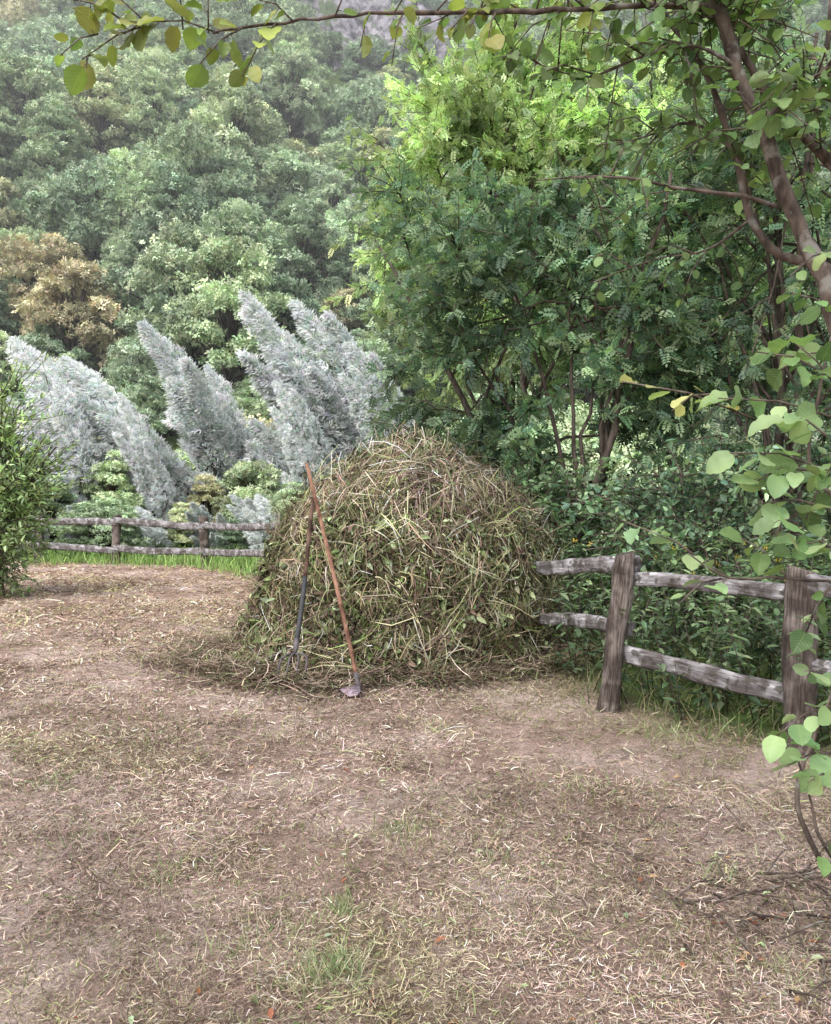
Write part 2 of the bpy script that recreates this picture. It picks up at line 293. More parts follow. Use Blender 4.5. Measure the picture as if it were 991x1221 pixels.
def haystrands(nb,per,l0,l1,w0,w1,wts,out=0.25,off=0.03,bend=0.1,curl=0.12,seg=3,sp=0.07,da=0.35,cols=HAY,bt=0.42,push=0.05):
    ph=rng.uniform(-np.pi*1.02,0.02*np.pi,nb);bk=rng.random(nb)<0.22;ph=np.where(bk,rng.uniform(0,np.pi,nb),ph)
    z=area_z(nb);a=rng.normal(0,0.85,nb);tone=np.exp(rng.normal(0,bt,nb));pu=rng.normal(0,push,nb);ti=rng.normal(0.02,out,nb);lb=rng.uniform(l0,l1,nb)  # random tone per bundle; the dark ones paint crevice shade into the hay
    hue=rng.random(nb)
    R_=lambda q:np.repeat(q,per)
    n=nb*per;ph=R_(ph);z=R_(z);a=R_(a)+rng.normal(0,da,n);tone=R_(tone);hue=R_(hue);pu=R_(pu)+rng.random(n)*off*2-off;ti=R_(ti)+rng.normal(0,out*0.6,n);L_=R_(lb)*rng.uniform(0.55,1.2,n)
    ph=ph+rng.normal(0,sp,n)/np.maximum(np.interp(z,pz,pr),0.25);z=np.clip(z+rng.normal(0,sp,n),0.0,2.035)
    Nn=hayN(ph,z);P_=hayP(ph,z)
    tg=nz(np.stack([-np.sin(ph),np.cos(ph),0*ph],-1));dn=nz(np.cross(tg,Nn));dn=np.where(dn[:,2:3]>0,-dn,dn)
    D=nz(dn*np.cos(a)[:,None]*1.15+tg*np.sin(a)[:,None]+Nn*ti[:,None])
    cl=vn(np.cos(ph)*3+z*1.5,np.sin(ph)*3-z,1.8,7)
    col=pal(cols,n,0.25,wts)*(tone*np.clip(1+0.4*cl,0.45,1.45))[:,None]
    gr=(hue<0.3+0.35*np.clip(1-abs(z-0.7)/0.9,0,1)).astype(float)[:,None]*0.65;col=col*(1-gr)+gr*col*np.array([0.82,1.03,0.66])
    C=P_+Nn*pu[:,None]-D*(L_*0.5)[:,None];C[:,2]=np.maximum(C[:,2],0.01)
    e=C+D*L_[:,None];D[:,2]=np.where(e[:,2]<0.01,D[:,2]+(0.01-e[:,2])/L_,D[:,2])
    ribbons(acc,C,D,Nn,L_,rng.uniform(w0,w1,n),np.clip(col,0.01,0.6),n=seg,bend=bend,curl=curl,tip=-0.15)
WT=[.16,.18,.07,.18,.11,.09,.14,.07]
haystrands(2500,14,0.10,0.36,0.004,0.009,WT,out=0.28,push=0.065)
haystrands(6000,1,0.15,0.45,0.004,0.009,WT,out=0.35,off=0.06,bt=0.3)
haystrands(560,8,0.3,0.65,0.005,0.010,[.25,.14,.22,.08,.09,.12,.04,.06],out=0.28,off=0.05,push=0.07,da=0.4)
haystrands(620,4,0.3,0.65,0.004,0.008,[.25,.15,.25,.05,.1,.12,.03,.05],out=0.85,off=0.05,push=0.09,da=0.6)
n=26000;ph=rng.uniform(-np.pi,0.1,n);z=area_z(n)
cl=vn(np.cos(ph)*3,z*2.2,1.5,9);k=rng.random(n)<np.clip(0.45+0.6*cl-0.25*(z>1.4),0.06,1);ph=ph[k];z=z[k];n=len(ph)
Nn=hayN(ph,z);C=hayP(ph,z)+Nn*(rng.random(n)*0.10-0.01)[:,None]
D,S,W=frames(rdir(n)+np.array([0,0,-0.8])+Nn*0.3,Nn+0.7*rdir(n));s=rng.uniform(0.03,0.11,n)[:,None]
acc.cards(C,D*s,S*s*0.8,W*s*1.8,LEAF,pal([(0.09,0.115,0.045),(0.16,0.195,0.09),(0.06,0.05,0.03),(0.30,0.34,0.20),(0.12,0.085,0.065)],n,0.3),0)
n=17000;ph=rng.uniform(-np.pi*1.05,0.05,n);z=np.zeros(n);R=hayR(ph,z)+np.abs(rng.normal(0,0.16,n))+np.where(np.cos(ph)<-0.2,np.abs(rng.normal(0,0.26,n)),0)-0.05
x=HC[0]+R*np.cos(ph);y=HC[1]+R*np.sin(ph);a=rng.uniform(0,6.28,n);D=nz(np.stack([np.cos(a),np.sin(a),rng.normal(0.08,0.2,n)],-1))
ribbons(acc,np.stack([x,y,0.02+rng.exponential(0.035,n)],-1),D,nz(rdir(n)*0.4+np.array([0,0,1])),rng.uniform(0.06,0.3,n),rng.uniform(0.004,0.009,n),pal(HAY,n,0.25,WT)*1.15,n=3,bend=0.08,curl=0.15)
obj('haystack',acc.build('haystack',[M_hay]))
# ---------------------------------------------------------------- fence beams
def beam(p0,p1,w,h,seg=18,seed=0,rough=0.08,sides=14,top_cut=0.0):
    p0=np.array(p0,float);p1=np.array(p1,float);d=nz(p1-p0);L_=np.linalg.norm(p1-p0)
    up=np.array([0,0,1.0]) if abs(d[2])<0.8 else np.array([0.1,1.0,0])
    s=nz(np.cross(d,up));u=np.cross(s,d)
    a=np.arange(sides)*2*np.pi/sides+np.pi/sides
    ca,sa=np.cos(a),np.sin(a);k=(np.abs(ca)**3.6+np.abs(sa)**3.6)**(-1/3.6)
    t=np.linspace(0,1,seg+1);vs=[];ws=[]
    for i,tt in enumerate(t):
        r=np.array([1+rough*1.3*mnoise.noise(Vector((seed*3.1+math.cos(q)*0.9,math.sin(q)*0.9,tt*L_*2.2)))+rough*0.8*mnoise.noise(Vector((seed+math.cos(q)*3,math.sin(q)*3,tt*L_*6))) for q in a])
        if i in(0,seg): r*=0.93
        bow=0.018*math.sin(tt*3+seed)*L_
        c=p0+d*(tt*L_)+u*bow
        off=0
        if i==seg and top_cut: off=top_cut*ca*k
        vs.append(c[None]+(s[None]*(ca*k*r*w/2)[:,None]+u[None]*(sa*k*r*h/2)[:,None])+np.outer(off+0*ca,d))
        ws.append(np.stack([np.full(sides,tt*L_+seed*5.3),a/6.28*(w+h)*2,np.full(sides,seed*1.0)],-1))
    A=Acc();n=seg+1
    i=np.arange(n-1)[:,None]*sides;j=np.arange(sides)[None];j2=(j+1)%sides
    q=np.stack([i+j,i+j2,i+sides+j2,i+sides+j],-1).reshape(-1,4)
    l=np.concatenate([q.ravel(),np.arange(sides)[::-1],(n-1)*sides+np.arange(sides)]);tt=np.concatenate([np.full(len(q),4),[sides,sides]])
    A.raw(np.concatenate(vs),l,tt,0,np.ones((n*sides,3)),np.concatenate(ws));return A
def fence(name,posts,rails):
    e=empty(name)
    for i,(p0,p1,w,h) in enumerate(posts): obj('post_%d'%(i+1),beam(p0,p1,w,h,seed=i+len(name),rough=0.26,seg=26,sides=18,top_cut=0.02 if i%2 else -0.03).build('post',[M_post]),e)
    for i,(p0,p1,w,h) in enumerate(rails): obj('rail_%d'%(i+1),beam(p0,p1,w,h,seed=20+i+len(name),rough=0.28,seg=28).build('rail',[M_rail]),e)
pA=np.array([1.40,6.02,0]);pB=np.array([2.27,5.0,0]);pC=np.array([3.3,3.75,0]);pL=np.array([0.93,8.1,0])
up=lambda p,z,dx=0,dy=0:(p[0]+dx,p[1]+dy,z)
fence('split_rail_fence',
 [(up(pA,-0.2,-0.03),up(pA,1.11,0.10),0.145,0.15),(up(pB,-0.2),up(pB,1.085,0.05,0.03),0.165,0.15),(up(pC,-0.2),up(pC,1.1),0.15,0.15),(up(pL,-0.2,0,0.05),up(pL,1.0),0.15,0.15)],
 [(up(pL,0.90,0.02,-0.1),up(pA,1.0,0.20,0.0),0.05,0.115),(up(pL,0.40,0.02,-0.1),up(pA,0.54,0.16,0.0),0.05,0.10),
  (up(pA,0.92,0.13,0.05),up(pB,0.93,0.08,0.02),0.05,0.10),(up(pA,0.37,0.06,0.05),up(pB,0.33,0.05,0.02),0.055,0.12),
  (up(pB,0.98,0.05,0.0),up(pC,1.0,0.1),0.05,0.12),(up(pB,0.50,0.04),up(pC,0.50,0.1),0.05,0.12)])
fp=[np.array([a[0],a[1],0]) for a in FENCE[0:7]]
posts=[(up(p,-0.2),up(p,1.13,rng.normal(0,0.02)),0.19,0.18) for p in fp]
rails=[]
for a,b_ in zip(fp[:-1],fp[1:]):
    rails.append((up(a,1.0+rng.normal(0,0.02),0,-0.09),up(b_,0.95+rng.normal(0,0.03),0.1,-0.09),0.06,0.15));rails.append((up(a,0.38,0,-0.09),up(b_,0.34,0.1,-0.09),0.06,0.15))
fence('field_rail_fence',posts,rails)
# ---------------------------------------------------------------- tools
M_handle=woodmat('ash_handle_wood',(0.24,0.12,0.08),(0.40,0.21,0.14),(0.53,0.32,0.23))
M_handle2=woodmat('old_handle_wood',(0.10,0.06,0.045),(0.20,0.12,0.09),(0.30,0.20,0.15))
M_dark=plain('dark_taped_grip',(0.03,0.03,0.033),0.7)
M_steel=plain('worn_steel',(0.10,0.085,0.09),0.65,0.2)
M_blade=plain('dusty_blade_steel',(0.34,0.26,0.30),0.6,0.1)
def tubeobj(name,P_,R_,mat,par,sides=10):
    A=Acc();A.tube(P_,R_,sides);return obj(name,A.build(name,[mat],True),par)
def lerp(a,b,t): return a+(b-a)*t
e=empty('pitchfork')
b0=at(352,772,6.62);t0=at(374,594,7.34)
pp=[lerp(b0,t0,t)+np.array([0.008*math.sin(t*5),0,0]) for t in np.linspace(0,1,10)]
tubeobj('handle',pp[4:],[0.018]*5+[0.015],M_handle2,e)
tubeobj('lower_handle',pp[:5],[0.020]*5,M_dark,e)
ax=nz(b0-t0);tubeobj('ferrule',[b0-ax*0.07,b0,b0+ax*0.05],[0.021,0.022,0.013],M_steel,e)
sx=np.array([1.0,0.15,0]);hub=b0+ax*0.05
for i,o_ in enumerate((-0.10,-0.035,0.035,0.10)):
    pts=[hub,hub+sx*o_*0.6+ax*0.01,hub+sx*o_+ax*0.04+np.array([0,-0.03,0]),hub+sx*o_*1.05+ax*0.13+np.array([0,-0.06,0]),hub+sx*o_+ax*0.21+np.array([0,-0.02,0])]
    pts=[np.array([q[0],q[1],max(q[2],0.02)]) for q in pts]
    tubeobj('tine_%d'%(i+1),pts,[0.009,0.009,0.008,0.007,0.003],M_steel,e,6)
e=empty('garden_hoe')
b0=at(427,818,6.40);t0=at(365,553,7.3);pp=[lerp(b0,t0,t)+np.array([0.01*math.sin(t*3),0,0]) for t in np.linspace(0,1,12)]
tubeobj('handle',pp,[0.017]*11+[0.014],M_handle,e)
ax=nz(b0-t0);tubeobj('ferrule',[b0-ax*0.1,b0,b0+ax*0.03],[0.020,0.021,0.012],M_steel,e)
tubeobj('neck',[b0,b0+ax*0.04,b0+np.array([-0.02,-0.03,-0.035])],[0.010,0.009,0.009],M_steel,e,6)
A=Acc();c0=b0+np.array([-0.02,-0.02,-0.03])
bv=[]
for (x_,y_) in [(-0.01,0.02),(0.05,0.01),(0.06,-0.07),(0.04,-0.13),(-0.02,-0.15),(-0.10,-0.05)]: bv.append(c0+np.array([x_-0.02,y_*0.9,0.03+y_*0.30]))
top=np.array(bv);bot=top-np.array([0,0,0.004]);vv=np.concatenate([top,bot]);vv[:,2]=np.maximum(vv[:,2],0.018)
vv[6:,2]-=0.004
fl=[0,1,2,3,4,5]+[11,10,9,8,7,6];tt=[6,6]
for i in range(6): fl+=[i,i+6,(i+1)%6+6,(i+1)%6];tt.append(4)
A.raw(vv,np.array(fl),np.array(tt),0,np.ones((12,3)),np.zeros((12,3)));obj('blade',A.build('blade',[M_blade]),e)
# ---------------------------------------------------------------- trees
def bez(a,b,c,n=8):
    t=np.linspace(0,1,n)[:,None];return (1-t)**2*a+2*t*(1-t)*b+t*t*c
def make_tree(name,base,H,tr,cc,cr,nl,nt,nf,tmpl,ls,cols,wts=None,wander=0.15,low=0.15,lmat=None,droop=-0.25,aspect=0.9,twl=(0.5,1.2),flat=0.6,bark=None,shell=(0.45,1.0),nstems=1,tj=0.35,tonej=0.25,lr=0.45,t0=0.35):
    A=Acc();base=np.array([base[0],base[1],float(hgt(base[0],base[1]))-0.1]);cc=np.array(cc,float);cr=np.array(cr,float)
    stems=[]
    for s_ in range(nstems):
        top=np.array([cc[0],cc[1],H*0.9])+(np.array([rng.normal(0,tj),rng.normal(0,tj),0]) if nstems>1 else 0);n=12;t=np.linspace(0,1,n)[:,None]
        st=base+(top-base)*t;st[:,:2]+=np.cumsum(rng.normal(0,wander*0.35,(n,2)),0);st[0]=base
        A.tube(st,tr*(1-0.85*t[:,0])**0.9/(nstems**0.5)+0.008,8,0);stems.append(st)
    C=[];U=[];K=[]
    for k in range(nl):
        st=stems[k%nstems];f=rng.uniform(low,0.92);idx=f*11;i0=int(idx);p=lerp(st[i0],st[min(i0+1,11)],idx-i0)
        d=nz(rng.normal(size=3));tgt=cc+d*cr*rng.uniform(*shell);tgt[2]=max(tgt[2],0.3)
        mid=lerp(p,tgt,0.5)+np.array([0,0,0.18*np.linalg.norm(tgt-p)])+rng.normal(0,0.15,3)*min(1,cr[0])
        lb=bez(p,mid,tgt,9);lb[1:-1]+=rng.normal(0,0.045,(7,3));r0=tr*(1-0.8*f)*lr/(nstems**0.3)
        A.tube(lb,np.linspace(r0,0.008,9),5,0)
        tone=math.exp(rng.normal(0,tonej))
        for j in range(nt):
            tt=rng.uniform(t0,1.0)*8;a0=int(min(tt,7));q=lerp(lb[a0],lb[a0+1],tt-a0);ld=nz(lb[a0+1]-lb[a0])
            out=nz((q-cc)/cr)
            dd=nz(ld*0.7+out*0.5+nz(rng.normal(size=3))*0.9);L_=rng.uniform(*twl)
            e_=q+dd*L_+np.array([0,0,droop*L_*0.5]);tw=bez(q,q+dd*L_*0.5,e_,4)
            A.tube(tw,[0.010,0.008,0.006,0.004],3,0)
            s=rng.random(nf)[:,None];C.append((1-s)**2*tw[0]+2*s*(1-s)*(q+dd*L_*0.5)+s*s*e_)
            U.append(nz(dd*0.6+rdir(nf)*0.9+np.array([0,0,droop])));K.append(np.full(nf,tone*math.exp(rng.normal(0,0.15))))
    C=np.concatenate(C);U=np.concatenate(U);K=np.concatenate(K);n=len(C)
    D,S,W=frames(U,np.array([0,0,1.0])*flat+rdir(n)*0.6)
    s=(ls*rng.uniform(0.6,1.25,n))[:,None]
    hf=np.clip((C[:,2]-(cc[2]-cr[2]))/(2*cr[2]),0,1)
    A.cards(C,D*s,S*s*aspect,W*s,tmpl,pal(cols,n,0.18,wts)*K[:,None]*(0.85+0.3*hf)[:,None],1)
    return obj(name,A.build(name,[bark or M_bark,lmat or M_leaf]))
ASH=[(0.13,0.215,0.13),(0.185,0.275,0.155),(0.10,0.175,0.115),(0.24,0.335,0.185)]
LOC=[(0.41,0.53,0.24),(0.34,0.46,0.21),(0.50,0.62,0.31),(0.28,0.39,0.18)]
make_tree('ash_tree',(1.9,11.2),6.0,0.125,(1.9,11.8,3.9),(2.9,2.0,2.8),46,15,16,PINN,0.18,ASH,low=0.16,nstems=4,tj=1.2,lr=0.55,t0=0.5,shell=(0.55,1.05),twl=(0.4,1.0),tonej=0.32)
make_tree('locust_tree',(2.2,16.5),11.4,0.16,(1.8,16.3,7.3),(3.0,2.4,4.1),80,16,16,PINN,0.19,LOC,low=0.3,shell=(0.55,1.05),t0=0.5,tonej=0.3)
make_tree('ash_tree',(4.8,10.8),8,0.12,(4.9,10.8,4.3),(2.3,2.2,4.1),52,14,16,PINN,0.17,ASH+[(0.28,0.37,0.20)],low=0.15,nstems=3,tj=0.8,lr=0.5,t0=0.45,shell=(0.55,1.05),tonej=0.32)
make_tree('locust_tree',(5.4,17.5),11,0.17,(5.6,17.5,7.0),(3.3,2.5,5.0),70,16,12,PINN,0.26,LOC[:2]+ASH,low=0.2)
make_tree('ash_tree',(9.3,14.5),10,0.17,(9.0,14.5,5.4),(3.2,2.6,5.3),55,14,11,PINN,0.30,ASH,low=0.12)
make_tree('hazel_shrub',(3.4,9.3),1.4,0.04,(3.2,9.4,1.1),(1.5,1.0,1.1),36,10,9,LEAF,0.11,ASH,low=0.05,nstems=3,twl=(0.3,0.6))
make_tree('hazel_shrub',(1.5,10.6),1.5,0.04,(1.5,10.6,1.2),(1.8,1.0,1.2),36,10,9,LEAF,0.11,[(0.12,0.19,0.10),(0.17,0.25,0.13)],low=0.05,nstems=3,twl=(0.3,0.6))
make_tree('hawthorn_shrub',(-6.9,13.0),2.6,0.045,(-6.62,13.0,1.65),(1.2,1.1,1.85),75,12,16,LEAF,0.11,[(0.36,0.49,0.23),(0.46,0.59,0.31),(0.26,0.37,0.18)],low=0.03,nstems=5,droop=0.3,twl=(0.4,0.9),aspect=0.6,tj=0.5,wander=0.08,flat=0.6,shell=(0.3,0.95))
# ---------------------------------------------------------------- forest variants
def crown(name,w,h,nc,ns,ls,colr,conic=0.0):
    A=Acc();A.tube([(0,0,-1.5),(0.1,0,h*0.3),(0,0.1,h*0.75)],[0.22,0.16,0.05],6,0)
    C=[];U=[];K=[]
    for k in range(nc):
        t=rng.random();zc=h*(0.15+0.8*t);pr=math.sqrt(max(0.03,1-(2*(t*0.75+0.22)-1)**2))*(1-conic*t)
        a=rng.uniform(0,6.28);rr=w/2*pr*rng.uniform(0.55,1.05);c=np.array([rr*math.cos(a),rr*math.sin(a),zc]);cs=w*rng.uniform(0.09,0.19)
        A.tube([(0,0,zc*0.6),tuple(c*0.6+np.array([0,0,zc*0.3])),tuple(c)],[0.08,0.05,0.02],4,0)
        d=rdir(ns);d[:,2]=np.where(d[:,2]<-0.2,-d[:,2],d[:,2]);rad=cs*rng.uniform(0.5,1.15,ns)
        C.append(c+d*rad[:,None]*np.array([1.15,1.15,0.8]));U.append(nz(d*0.5+rdir(ns)*0.7+np.array([0,0,-0.15])));K.append(np.full(ns,math.exp(rng.normal(0,0.25)))*(0.7+0.5*(d[:,2]*0.5+0.5)))  # clump tops lighter, undersides darker: overcast shading put into the leaf colour
    C=np.concatenate(C);U=np.concatenate(U);K=np.concatenate(K);n=len(C);D,S,W=frames(U,nz(np.array([0,0,1.0])*0.6+rdir(n)*0.7));s=(ls*rng.uniform(0.6,1.3,n))[:,None]
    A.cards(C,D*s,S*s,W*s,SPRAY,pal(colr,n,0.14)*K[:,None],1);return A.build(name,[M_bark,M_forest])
FG=[(0.37,0.43,0.31),(0.44,0.50,0.365),(0.29,0.355,0.255)]  # pale greyed greens: some of the air haze is put into the leaf colour
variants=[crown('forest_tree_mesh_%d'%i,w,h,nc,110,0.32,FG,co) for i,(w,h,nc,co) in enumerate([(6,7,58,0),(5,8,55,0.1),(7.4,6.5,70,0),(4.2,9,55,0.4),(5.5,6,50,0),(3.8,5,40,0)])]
F=empty('hillside_forest');cnt=0
yy=31.0
while yy<118:
    sp=3.4+0.012*(yy-31);half=0.62*yy+8
    xx=-half+rng.uniform(0,sp)
    while xx<half*0.95:
        x_=xx+rng.normal(0,0.9);y_=yy+rng.normal(0,0.9);ok=True
        for ri,(rx,ry,rw,rh) in enumerate(ROCKS):
            if abs(x_-rx)<rw*(0.75 if ri<2 else 0.8) and ry-rh*(1.35 if ri<2 else 1.1)<y_<ry+2: ok=False
        if ok:
            s=min(math.exp(rng.normal(-0.12,0.22)),1.3)*(0.7 if yy<40 else 1)
            if abs(x_+2.5)<7 and 66<y_<80: s=min(s,0.5)      # only low scrub on the talus below the cliff
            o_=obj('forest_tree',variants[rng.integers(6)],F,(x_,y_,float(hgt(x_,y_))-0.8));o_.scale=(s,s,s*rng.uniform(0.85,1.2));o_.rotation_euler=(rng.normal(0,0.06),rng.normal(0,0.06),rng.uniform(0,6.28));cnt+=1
        xx+=sp*rng.uniform(0.75,1.3)
    yy+=sp*0.78
for k in range(95):   # scrub filling the gaps between crowns and on the talus
    if k<40: x_=rng.uniform(-12,6);y_=rng.uniform(66,79)
    else: y_=rng.uniform(38,70);x_=rng.uniform(-0.5,0.1)*y_
    s=rng.uniform(0.3,0.5);o_=obj('hillside_shrub',variants[rng.integers(6)],F,(x_,y_,float(hgt(x_,y_))-0.4));o_.scale=(s*1.2,s*1.2,s);o_.rotation_euler=(0,0,rng.uniform(0,6.28))
TH=empty('shrub_thicket')
for k in range(46):
    x_=rng.uniform(-12,11);y_=rng.uniform(22.5,29) if x_<-0.5 else rng.uniform(13.5,24)
    o_=obj('shrub',variants[rng.integers(6)],TH,(x_,y_,float(hgt(x_,y_))-0.5));s=rng.uniform(0.25,0.42);o_.scale=(s*1.1,s*1.1,s);o_.rotation_euler=(0,0,rng.uniform(0,6.28))
# ---------------------------------------------------------------- rocks
m,nt,N,L=newmat('cliff_rock');tc=N.new('ShaderNodeTexCoord')
n=N.new('ShaderNodeTexNoise');n.inputs['Scale'].default_value=0.7;n.inputs['Detail'].default_value=12;n.inputs['Roughness'].default_value=0.7;L.new(tc.outputs['Object'],n.inputs['Vector'])
r=ramp(N,[(0.38,(0.05,0.045,0.055)),(0.48,(0.27,0.245,0.28)),(0.62,(0.46,0.43,0.47))]);L.new(n.outputs[0],r.inputs[0])
n5=N.new('ShaderNodeTexNoise');n5.inputs['Scale'].default_value=0.45;n5.inputs['Detail'].default_value=8;L.new(tc.outputs['Object'],n5.inputs['Vector'])
r5=ramp(N,[(0.56,(0,0,0)),(0.62,(1,1,1))]);L.new(n5.outputs[0],r5.inputs[0])
c=mulmix(N,L,r.outputs[0],(0.13,0.18,0.09),'MIX',r5.outputs[0])
p=N.new('ShaderNodeBsdfPrincipled');L.new(c,p.inputs['Base Color']);p.inputs['Roughness'].default_value=0.9
b=N.new('ShaderNodeBump');b.inputs['Distance'].default_value=0.8;L.new(n.outputs[0],b.inputs['Height']);L.new(b.outputs[0],p.inputs['Normal']);o=N.new('ShaderNodeOutputMaterial');L.new(p.outputs[0],o.inputs[0])
M_rock=m
import bmesh
for ri,(rx,ry,rw,rh) in enumerate(ROCKS):
    bm=bmesh.new();bmesh.ops.create_icosphere(bm,subdivisions=6,radius=1)
    for v in bm.verts:
        q=v.co.copy();d=1+0.4*mnoise.noise(q*1.6+Vector((rx,ry,0)))+0.3*abs(mnoise.noise(Vector((q.x*5+rx,q.y*5,q.z*1.5))))+0.1*mnoise.cell(Vector((q.x*9,q.y*9,q.z*5)))+0.12*mnoise.noise(q*11)
        v.co=Vector((q.x*rw*d,q.y*rw*0.6*d,q.z*rh*d))
    me=bpy.data.meshes.new('rock');bm.to_mesh(me);bm.free();me.materials.append(M_rock)
    o_=obj('rock_outcrop',me,None,(rx,ry,float(hgt(rx,ry))-(0.5 if ri==2 else 1.5)));o_.rotation_euler=(-0.4,0,0.2)
    for k in range(6):
        if ri==2: break
        sx_=rng.choice([-1,1])*rng.uniform(0.5,1.1)*rw;y2=ry-rng.uniform(0.5,1.1)*rw
        o2=obj('ledge_shrub',variants[rng.integers(6)],F,(rx+sx_,y2,float(hgt(rx+sx_,y2))+rng.uniform(0,1.0)));s=rng.uniform(0.2,0.4);o2.scale=(s,s,s)
# ---------------------------------------------------------------- willows
WC=[(0.76,0.80,0.79),(0.83,0.86,0.86),(0.62,0.69,0.64),(0.36,0.46,0.34),(0.87,0.89,0.90)]
def willow_mesh(name,H,W_,nmaj,nmin):
    A=Acc();A.tube([(0.9,0,-0.3),(0.7,0,H*0.3),(0.2,0,H*0.6)],[0.16,0.11,0.03],6,0)
    C=[];U=[];K=[];
    for k in range(nmaj+nmin):
        big=k<nmaj
        a=rng.uniform(0,6.28)
        if big:
            hh=H*rng.uniform(0.1,0.42);rr=W_*0.42*rng.uniform(0.1,1.0);L_=H*rng.uniform(0.36,0.6);n=1150;wf=rng.uniform(0.12,0.165)
        else:
            hh=H*rng.uniform(0.02,0.5);rr=W_*0.5*rng.uniform(0.2,1.0)*(1-0.5*hh/H);L_=H*rng.uniform(0.13,0.26);n=300;wf=0.2
        if k==0: hh=H*0.42;L_=H*0.66;rr=0.1
        b=np.array([1.0+rr*math.cos(a)-0.1*hh,0.7*rr*math.sin(a),hh]);ax=nz(np.array([-0.36+rng.normal(0,0.13),rng.normal(0,0.2),1.0]))
        if b[2]+L_*ax[2]>H: L_=max(0.8,(H-b[2])/ax[2])
        A.tube([(0.7,0,hh*0.4),tuple(b),tuple(b+ax*L_*0.8)],[0.04,0.03,0.008],4,0)
        t=rng.random(n)**0.8
        an=rng.uniform(0,6.28,n)
        nt_=int(5+L_*3);ta=rng.uniform(0,6.28,nt_);tp=rng.uniform(0,1,nt_);lump=np.full(n,0.76)
        for q in range(nt_):
            da=np.abs(((an-ta[q]+np.pi)%(2*np.pi))-np.pi);lump+=rng.uniform(0.25,0.7)*np.exp(-(da/0.8)**2-((t-tp[q])/0.09)**2)
        rad=(wf*L_+0.13)*(1-t)**0.6*(0.35+0.65*np.sqrt(rng.random(n)))*lump
        s1=nz(np.cross(ax,[0,1,0.1]));s2=np.cross(ax,s1)
        bend=np.array([-0.22+rng.normal(0,0.06),0,-0.06])*L_
        o_=s1*(rad*np.cos(an))[:,None]+s2*(rad*np.sin(an))[:,None]
        C.append(b+ax*(t*L_)[:,None]+bend*(t**2)[:,None]+o_+np.array([-0.25,0,0.1])*(np.maximum(0,lump-1))[:,None]*0.6)
        U.append(nz(ax*0.6+nz(o_)*0.5+np.array([-0.5,0,0.0])*(0.4+t)[:,None]+rdir(n)*0.5));K.append(np.full(n,math.exp(rng.normal(0,0.08)))*(0.84+0.26*t)*(0.92+0.14*np.clip(lump-0.8,0,1)))
    C=np.concatenate(C);U=np.concatenate(U);K=np.concatenate(K);n=len(C);D,S,W=frames(U,rdir(n)*0.6+np.array([-0.2,-0.8,0.9]));s=(0.21*rng.uniform(0.5,1.3,n))[:,None]
    A.cards(C,D*s,S*s*1.7,W*s,WILL,np.clip(pal(WC,n,0.08,[.28,.28,.15,.08,.21])*K[:,None],0,0.9),1);return A.build(name,[M_bark,M_willow])
wm=[willow_mesh('willow_mesh_%d'%i,7.0,3.5,7,10) for i in range(4)]
for i,(u,v,d,sw) in enumerate([(293,344,26,0.98),(366,354,27,0.92),(172,382,25.5,0.98),(96,390,27,1.0),(12,394,25,1.05),(418,405,25,0.8),(238,430,28,0.75),(-60,410,26,1.0),(135,465,24,0.7),(330,450,24.5,0.75),(55,445,24.5,0.75)]):
    H=(596-v)*d/1000+1.5;s=H/7.0;x_=(u-495)*d/1000
    o_=obj('willow_tree',wm[i%4],None,(x_+0.16*H,d,0));o_.scale=(s*sw,s*sw,s);o_.rotation_euler=(0,0,rng.uniform(-0.4,0.4))
PB=empty('pale_shrub_row')
for k in range(18):
    x_=-11.5+k*0.56+rng.normal(0,0.2);d=22.3+rng.uniform(-0.4,1.2)-max(0,x_+6)*0.35
    me_=wm[k%3] if k%3 else variants[k%6]
    o_=obj('pale_shrub',me_,PB,(x_,d,-0.25));s=rng.uniform(0.18,0.28);o_.scale=(s*1.5,s*1.5,s);o_.rotation_euler=(0,0,rng.uniform(-1.5,1.5))
# ---------------------------------------------------------------- undergrowth behind fence (nettles)
A=Acc();n=1300;x=rng.uniform(0.9,7,n);y=rng.uniform(3.5,12,n);b_=beyond(x,y);k=(b_>0.08+0.12*vn(x,y,3));x=x[k];y=y[k];b_=b_[k];C=[];U=[];K=[]
for x_,y_,bb in zip(x,y,b_):
    h=rng.uniform(0.3,0.75)+0.5*min(bb,1.2)*rng.random()+0.1;l=rng.normal(0,0.14,2);b0=np.array([x_,y_,0.0]);t0=b0+np.array([l[0]*h*2,l[1]*h*2,h])
    A.tube([b0,lerp(b0,t0,0.5),t0],[0.005,0.004,0.002],3,0)
    nn=int(h*34);t=rng.uniform(0.08,1,nn);a=rng.uniform(0,6.28,nn);C.append(b0+(t0-b0)*t[:,None]);U.append(np.stack([np.cos(a),np.sin(a),rng.normal(-0.1,0.4,nn)],-1));K.append(np.full(nn,math.exp(rng.normal(0,0.25)))*(0.6+0.5*t))
C=np.concatenate(C);U=np.concatenate(U);K=np.concatenate(K);n=len(C);D,S,W=frames(U,np.array([0,0,1.0])+rdir(n)*0.3);s=rng.uniform(0.04,0.12,n)[:,None]
A.cards(C,D*s,S*s*0.8,W*s,LEAF,pal([(0.11,0.175,0.09),(0.155,0.225,0.115),(0.085,0.135,0.075),(0.21,0.28,0.145)],n,0.18)*K[:,None],1)
n=60;x=rng.uniform(1.4,3.2,n);y=rng.uniform(6.2,8.5,n);k=beyond(x,y)>0.2;x=x[k][:26];y=y[k][:26];n=len(x)
D,S,W=frames(rdir(n),rdir(n));s=np.full((n,1),0.045);A.cards(np.stack([x,y,rng.uniform(0.85,1.15,n)],-1),D*s,S*s,W*s,SPRAY,pal([(0.6,0.45,0.05),(0.5,0.4,0.08)],n),1)
